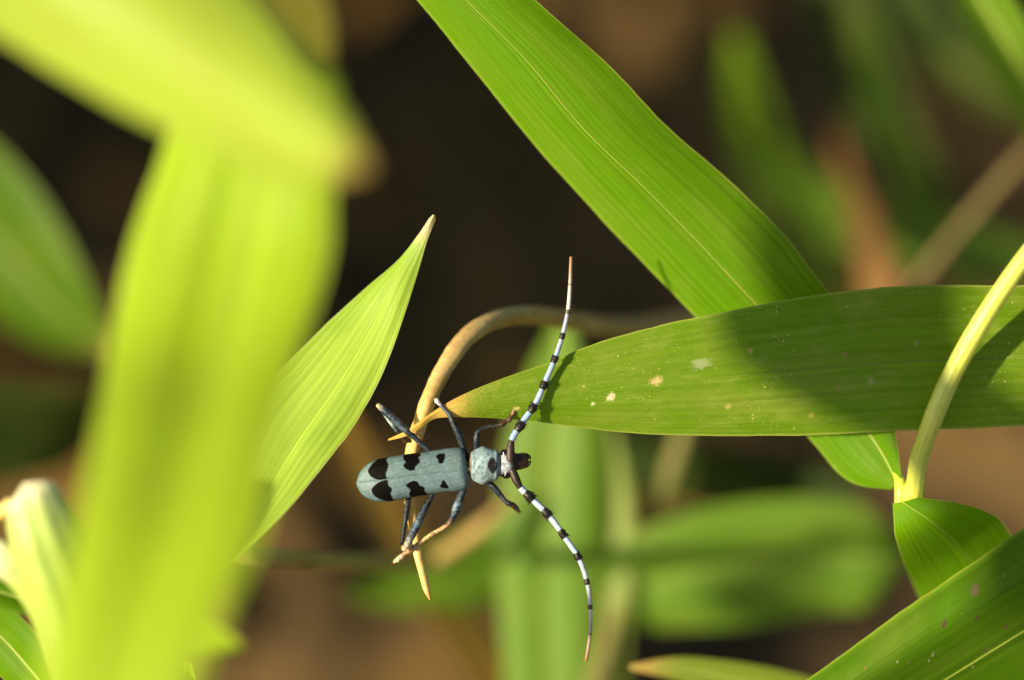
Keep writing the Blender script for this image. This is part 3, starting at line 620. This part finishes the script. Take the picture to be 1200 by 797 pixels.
for i, q in enumerate(a):
    x, y, z, wv, u, d = q; wv = max(wv, .5)
    for k in range(nr):
        an = 2*math.pi*k/nr; cy, sz = math.cos(an), math.sin(an)
        lump = 0
        if 552 < x < 584:     # side bulges and uneven top of the pronotum
            lump = .8*math.sin(cy*6.5+x*.28)*math.sin(x*.33+cy)*max(0, sz)+2.4*math.exp(-((x-565)/4.5)**2)*(abs(cy)**8)
        V.append(B(x+ (.1*y-54)*0, y+cy*(wv+lump*.6), z+(u if sz > 0 else d)*sz+lump*.5*max(0, sz)))
        yy = y+cy*wv; top = sz > -.25
        c = DARK*1.2+np.array((.02, .022, .024))
        if 551 < x < 584.5 and top:
            c = (BLUE*1.25+.045)*(1+.08*math.sin(x*.9+yy*.6))
            e = ((x-577.)/5.4)**2+((yy-545.4)/(8.8-.12*(x-577.4)**2*.3))**2
            if e < 1: c = np.array((.006, .004, .003))
            elif e < 1.25: c = c*.5
            if ((x-561.5)/1.0)**2+((yy-547)/3.)**2 < 1: c = c*.45
            if x < 553: c = np.array((.20, .16, .09))
        elif 543 < x <= 551: c = np.array((.33, .20, .07)) if abs(cy) < .75 else BROWN
        elif 584.5 <= x < 601 and top:
            c = np.array((.25, .275, .29))*(1+.55*math.sin(x*2.3)*math.sin(yy*1.7))
            if abs(yy-543.4) < 1.0: c = c*.4
            if abs(cy) > .86: c = DARK*1.5
        elif x >= 601:
            c = BROWN*.6 if x < 613 else np.array((.10, .045, .012))
            if abs(cy) > .8 and x > 608: c = np.array((.22, .13, .04))
        C.append(c)
Ff = grid_faces(len(a), nr, True)
V.append(B(*a[0, :3])); C.append(DARK); V.append(B(*a[-1, :3])); C.append(BROWN)
for k in range(nr):
    Ff.append((len(V)-2, (k+1) % nr, k)); b = (len(a)-1)*nr; Ff.append((len(V)-1, b+k, b+(k+1) % nr))
mesh('body', np.array(V), Ff, m_body, bt, cols=np.array(C))

def ellipsoid(c, ax, rad, nu=18, nv=24):
    V = []; X, Y, Z = ax
    for i in range(nu):
        th = math.pi*(i+.5)/nu
        for k in range(nv):
            ph = 2*math.pi*k/nv
            V.append(np.array(c)+X*rad[0]*math.cos(th)+Y*rad[1]*math.sin(th)*math.cos(ph)+Z*rad[2]*math.sin(th)*math.sin(ph))
    F = grid_faces(nu, nv, True); V.append(np.array(c)+X*rad[0]); V.append(np.array(c)-X*rad[0])
    for k in range(nv): F.append((len(V)-2, (k+1) % nv, k)); F.append((len(V)-1, (nu-1)*nv+k, (nu-1)*nv+(k+1) % nv))
    return np.array(V), F
q = MMPX/1000
# scutellum
v, f = ellipsoid(B(546.5, 549.8, 7.5), (RX, UP, BK), (5*q, 3.0*q, 1.6*q)); mesh('scutellum', v, f, m_body, bt, cols=np.tile(np.array((.17, .18, .17)), (len(v), 1)))
# eyes, kidney shaped: dark bead with a pale crescent in front
for (x, y, sg) in ((591.5, 530.5, 1), (593.5, 557, -1)):
    v, f = ellipsoid(B(x, y, 4), (RX, UP, BK), (5.2*q, 4.2*q, 6*q)); e = mesh('eye', v, f, m_eye, bt, cols=np.tile(np.array((.006, .005, .005)), (len(v), 1)))
    pts = [[*B(x+3.2+4.4*math.cos(t), y-sg*(-1.6)+3.8*math.sin(t)*1., 9.2-2.5*abs(math.sin(t))), .9*q, .62, .62, .60] for t in np.linspace(math.pi*.55, math.pi*1.5, 16)]
    v, f, c = tube_data(pts, 0, 8); mesh('orbit', v, f, m_body, bt, e, cols=c)
# jaws
for sg in (1, -1):
    pts = [[*B(613, 540+sg*6.5, -5), 3.0*q, *BROWN], [*B(617, 539.6+sg*5.6, -6), 2.8*q, *BROWN], [*B(620.5, 539+sg*3.2, -7), 1.9*q, .12, .06, .02], [*B(622, 538.8+sg*.6, -7.5), .6*q, .10, .05, .02]]
    v, f, c = tube_data(spline(pts, 20), 0, 10); mesh('mandible', v, f, m_leg, bt, cols=c)

# antennae: pale blue joints with black, tufted ends
def antenna(base, joints, tip, z0, z1, w0, w1, scape, seed, brown_sunlit):
    r = np.random.default_rng(seed)
    nodes_ = [base, scape]+joints
    path = spline(np.array([(*p, 0) for p in nodes_+tip]), 420)[:, :2]
    cum = np.concatenate([[0], np.cumsum(np.linalg.norm(np.diff(path, axis=0), axis=1))]); tot = cum[-1]
    at = lambda p: cum[np.argmin(((path-np.array(p))**2).sum(1))]
    js = [at(p) for p in joints]; sc_ = at(scape); lastj = js[-1]
    rows = []; hair = []
    for i, p in enumerate(path):
        s = cum[i]; fr = s/tot; z = z0+(z1-z0)*fr**.8
        wdt = w0+(w1-w0)*fr
        if s < sc_+1.5:
            k = s/(sc_+1.5); wdt = 6.0+4.0*math.sin(math.pi*min(1, .25+k*.7)); col = np.array((.035, .018, .010))*(1-.0*k) if not brown_sunlit else np.array((.026, .014, .008))*(1.3-.6*k)
        else:
            col = np.array((.37, .44, .54)) if brown_sunlit else np.array((.24, .34, .50))  # shade painted as bluer colour on the upper antenna, sunlight as paler on the lower
            gap = [j-s for j in js if j-s > -1.0]
            nx = min(gap) if gap else 99
            idx = len(js)-len(gap)
            big = max(.0, 1-fr*1.35)
            ln = 5.4+8.5*big
            if nx < ln:
                col = np.array((.012, .009, .007)) if idx < len(js)-1 else np.array((.10, .06, .035)); wdt += (1.0+2.2*big)*math.sin(math.pi*min(1, max(0, (ln-nx)/(ln+1.0))))**.7
            if s > lastj:
                g_ = (s-lastj)/(tot-lastj); col = np.array((.62, .56, .48))*(1-g_)**1.2+np.array((.22, .10, .04))*(1-(1-g_)**1.2)
                if any(abs(g_-x) < .02 for x in (.48,)): col = col*.4
            elif fr > .55: col = col*.85+np.array((.08, .04, .0)) if nx >= ln else col
        rows.append([*B(p[0], p[1], z), wdt/2*q, *col])
    v, f, c = tube_data(rows, 0, 12)
    V = [v]; F = list(f); Cc = [c]; o = len(v)
    for jn, s in enumerate(js[:4]):                     # tufts of stiff hairs round the joint ends
        i = int(np.argmin(np.abs(cum-(s-1.5)))); T = path[min(i+3, len(path)-1)]-path[i-3]; T /= np.linalg.norm(T); T3 = RX*T[0]-UP*T[1]
        for h in range(84):
            th = r.uniform(0, 6.28); N = np.cross(T3, BK); rad = math.cos(th)*N+math.sin(th)*BK
            b0 = np.array(rows[i][:3])-T3*r.uniform(-1, 7.5)*q+rad*rows[i][3]*.8; d = rad*.75+T3*r.uniform(.3, .9); L = r.uniform(3.0, 7.5)*q*(1-.16*jn)
            e1 = np.cross(d, T3); e1 /= np.linalg.norm(e1); e2 = np.cross(d, e1); e2 /= np.linalg.norm(e2)
            hv = [b0+e1*.6*q, b0-e1*.3*q+e2*.5*q, b0-e1*.3*q-e2*.5*q, b0+d*L]
            V.append(np.array(hv)); F += [(o, o+1, o+3), (o+1, o+2, o+3), (o+2, o, o+3)]; o += 4
            Cc.append(np.tile(np.array((.05, .022, .010)) if r.random() < .3 else np.array((.012, .009, .007)), (4, 1)))
    return mesh('antenna', np.concatenate(V), F, m_ant, bt, cols=np.concatenate(Cc))
antenna((598, 541), [(612.5, 495), (627, 474), (639, 447.5), (651.3, 417.5), (659.8, 391), (665.8, 363)], [(668, 335), (669.3, 301)], 8, 12, 8.2, 3.8, (599.5, 517), 1, False)
antenna((600, 551), [(624.5, 585.5), (644, 605), (662, 629.5), (679, 655.5), (688.6, 685), (691.8, 714)], [(691.5, 742), (687, 774)], 8, 22, 8.8, 3.6, (609.5, 570.5), 2, True)

# legs: one continuous limb each (thigh, shin, lobed foot with two claws)
SUN_GOLD = np.array((.42, .24, .10))  # warm sunlight painted into the colour of the lower legs
def leg(pts, claw=1., seed=0):
    """rows px, py, z, width, r, g, b"""
    a = spline(pts, 90); n = len(a); rows = []
    for x, y, z, wv, r_, g_, b_ in a: rows.append([*B(x, y, z), max(wv, .5)/2*q, *np.clip((r_, g_, b_), 0, 1)])
    v, f, c = tube_data(rows, 0, 12); V = [v]; F = list(f); Cc = [c]; o = len(v)
    e = np.array(rows[-1][:3]); d = e-np.array(rows[-7][:3]); d /= np.linalg.norm(d); sd_ = np.cross(d, BK); sd_ /= np.linalg.norm(sd_)
    for sg in (-1, 1):
        cl = [[*(e-d*1.0*q), .9*q, .10, .05, .02], [*(e+(d*1.6+sd_*sg*1.2)*q), .7*q, .10, .05, .02], [*(e+(d*3.4+sd_*sg*2.2)*q-BK*1.0*q), .25*q, .10, .05, .02]]
        v2, f2, c2 = tube_data(spline(cl, 8), 0, 6); V.append(v2); F += [tuple(k+o for k in ff) for ff in f2]; Cc.append(c2); o += len(v2)
    rr = np.random.default_rng(seed+int(pts[0][0]))
    for h in range(110):                                # short stiff hairs, densest towards the foot
        i = int(n*(1-rr.random()**1.6*.85))-1; i = max(4, min(n-3, i)); T = np.array(rows[i+1][:3])-np.array(rows[i-1][:3]); T /= np.linalg.norm(T)
        N = np.cross(T, BK); N /= np.linalg.norm(N); M_ = np.cross(T, N); th = rr.uniform(0, 6.28); rad = math.cos(th)*N+math.sin(th)*M_
        b0 = np.array(rows[i][:3])+rad*rows[i][3]*.85; d2 = rad*.6+T*.8; L = rr.uniform(1.8, 4.0)*q; e1 = np.cross(d2, T); e1 /= np.linalg.norm(e1)+1e-9
        V.append(np.array([b0+e1*.42*q, b0-e1*.42*q, b0+d2*L, b0-rad*.3*q])); F += [(o, o+1, o+2), (o+1, o+3, o+2), (o+3, o, o+2)]; o += 4
        Cc.append(np.tile(np.array((.30, .22, .13)) if rr.random() < .45 else np.array((.10, .12, .13)), (4, 1)))
    return mesh('leg', np.concatenate(V), F, m_leg, bt, cols=np.concatenate(Cc))
l, b, sun_gd = LEG, BROWN, SUN_GOLD
dk = np.array((.020, .026, .032)); gr = np.array((.042, .060, .076))
R_ = lambda x, y, z, w_, c_: (x, y, z, w_, *c_)
leg([R_(512, 537, -8, 4, dk), R_(500, 526, -7, 5, dk), R_(488, 515, -5, 6, l), R_(470, 499, -2, 9, gr), R_(458, 488, 0, 9.5, gr), R_(449, 480, 0, 8, gr), R_(443.5, 475.5, -1, 6, (.25, .2, .12)), R_(446, 479, -6, 4.5, gr), R_(455, 491, -10, 5, (.25, .30, .28)), R_(465, 505, -14, 4.5, gr), R_(470, 511, -16, 5, b), R_(475, 515.5, -18, 6.5, b), R_(480, 517, -19, 5, b)])
leg([R_(551, 542, -8, 4, dk), R_(546, 532, -6, 6, dk), R_(541, 519, -3, 8, l), R_(535.5, 505, 0, 8.5, l), R_(530, 493, 1, 7, dk), R_(527, 486.5, 0, 5.5, dk), R_(523, 482, -1, 4, dk), R_(518, 476.5, -3, 4.2, gr), R_(514.5, 472.5, -4, 5, (.30, .28, .24)), R_(511.5, 469, -5, 6, (.6, .58, .52)), R_(509.5, 467, -6, 3.5, (.3, .2, .1))])
leg([R_(559, 534, -8, 5, dk), R_(558.5, 524, -6, 7, l), R_(558.5, 515, -3, 8, l), R_(559.5, 508.5, -2, 7, dk), R_(562, 504.5, -2, 5, dk), R_(572, 500.5, -3, 4.5, (.05, .045, .04)), R_(583, 498.5, -4, 5, (.06, .045, .035)), R_(589, 497, -5, 6.5, b), R_(593, 494, -6, 5, b), R_(597, 491.5, -6.5, 6.5, (.07, .04, .025)), R_(599.5, 487, -7, 4.5, b), R_(602, 483, -7, 6, (.20, .10, .05)), R_(604, 478.5, -7.5, 3.5, (.35, .18, .08))])
leg([R_(566, 556, -8, 5, dk), R_(573, 565, -8, 6.5, l), R_(580, 572.5, -8, 7.5, l), R_(587, 581, -9, 6.5, l), R_(592, 587, -9, 5.5, dk), R_(597, 590.5, -10, 7, (.05, .045, .03)), R_(602, 592.5, -11, 6, b), R_(605, 596, -12, 6, b), R_(608, 599.5, -12.5, 3, b)])
leg([R_(548, 562, -8, 5, dk), R_(544, 572, -6, 7, dk), R_(538.5, 586, -3, 9.5, gr), R_(534, 598, -1, 9.5, (.09, .13, .16)), R_(530.5, 606.5, 0, 7.5, l), R_(526.5, 613, -1, 6, (.16, .10, .05)), R_(520, 618, -3, 5, sun_gd), R_(505, 627, -7, 5.2, sun_gd), R_(492, 636, -10, 5, sun_gd), R_(486, 640.5, -12, 5.5, (.25, .18, .10)), R_(480, 645, -13, 6.5, sun_gd), R_(474, 649.5, -14, 5.5, (.22, .14, .08)), R_(469.5, 653.5, -14.5, 7, (.5, .32, .18)), R_(464, 657.5, -15, 5.5, (.5, .32, .18)), R_(461.5, 659.5, -15, 3, sun_gd)])
leg([R_(512, 568, -8, 5, dk), R_(506, 581, -6, 6, dk), R_(499, 594, -4, 8, l), R_(490, 612, -2, 9.5, gr), R_(483, 627, -1, 9, gr), R_(477, 638, -1, 7.5, (.24, .20, .15)), R_(473.5, 643.5, -2, 6, sun_gd), R_(472, 640, -6, 5, b), R_(473, 624, -10, 5.5, l), R_(475.5, 606, -14, 6, l), R_(477.5, 590, -17, 6, dk), R_(480, 578, -20, 6, b), R_(484, 568, -21, 5, b)])
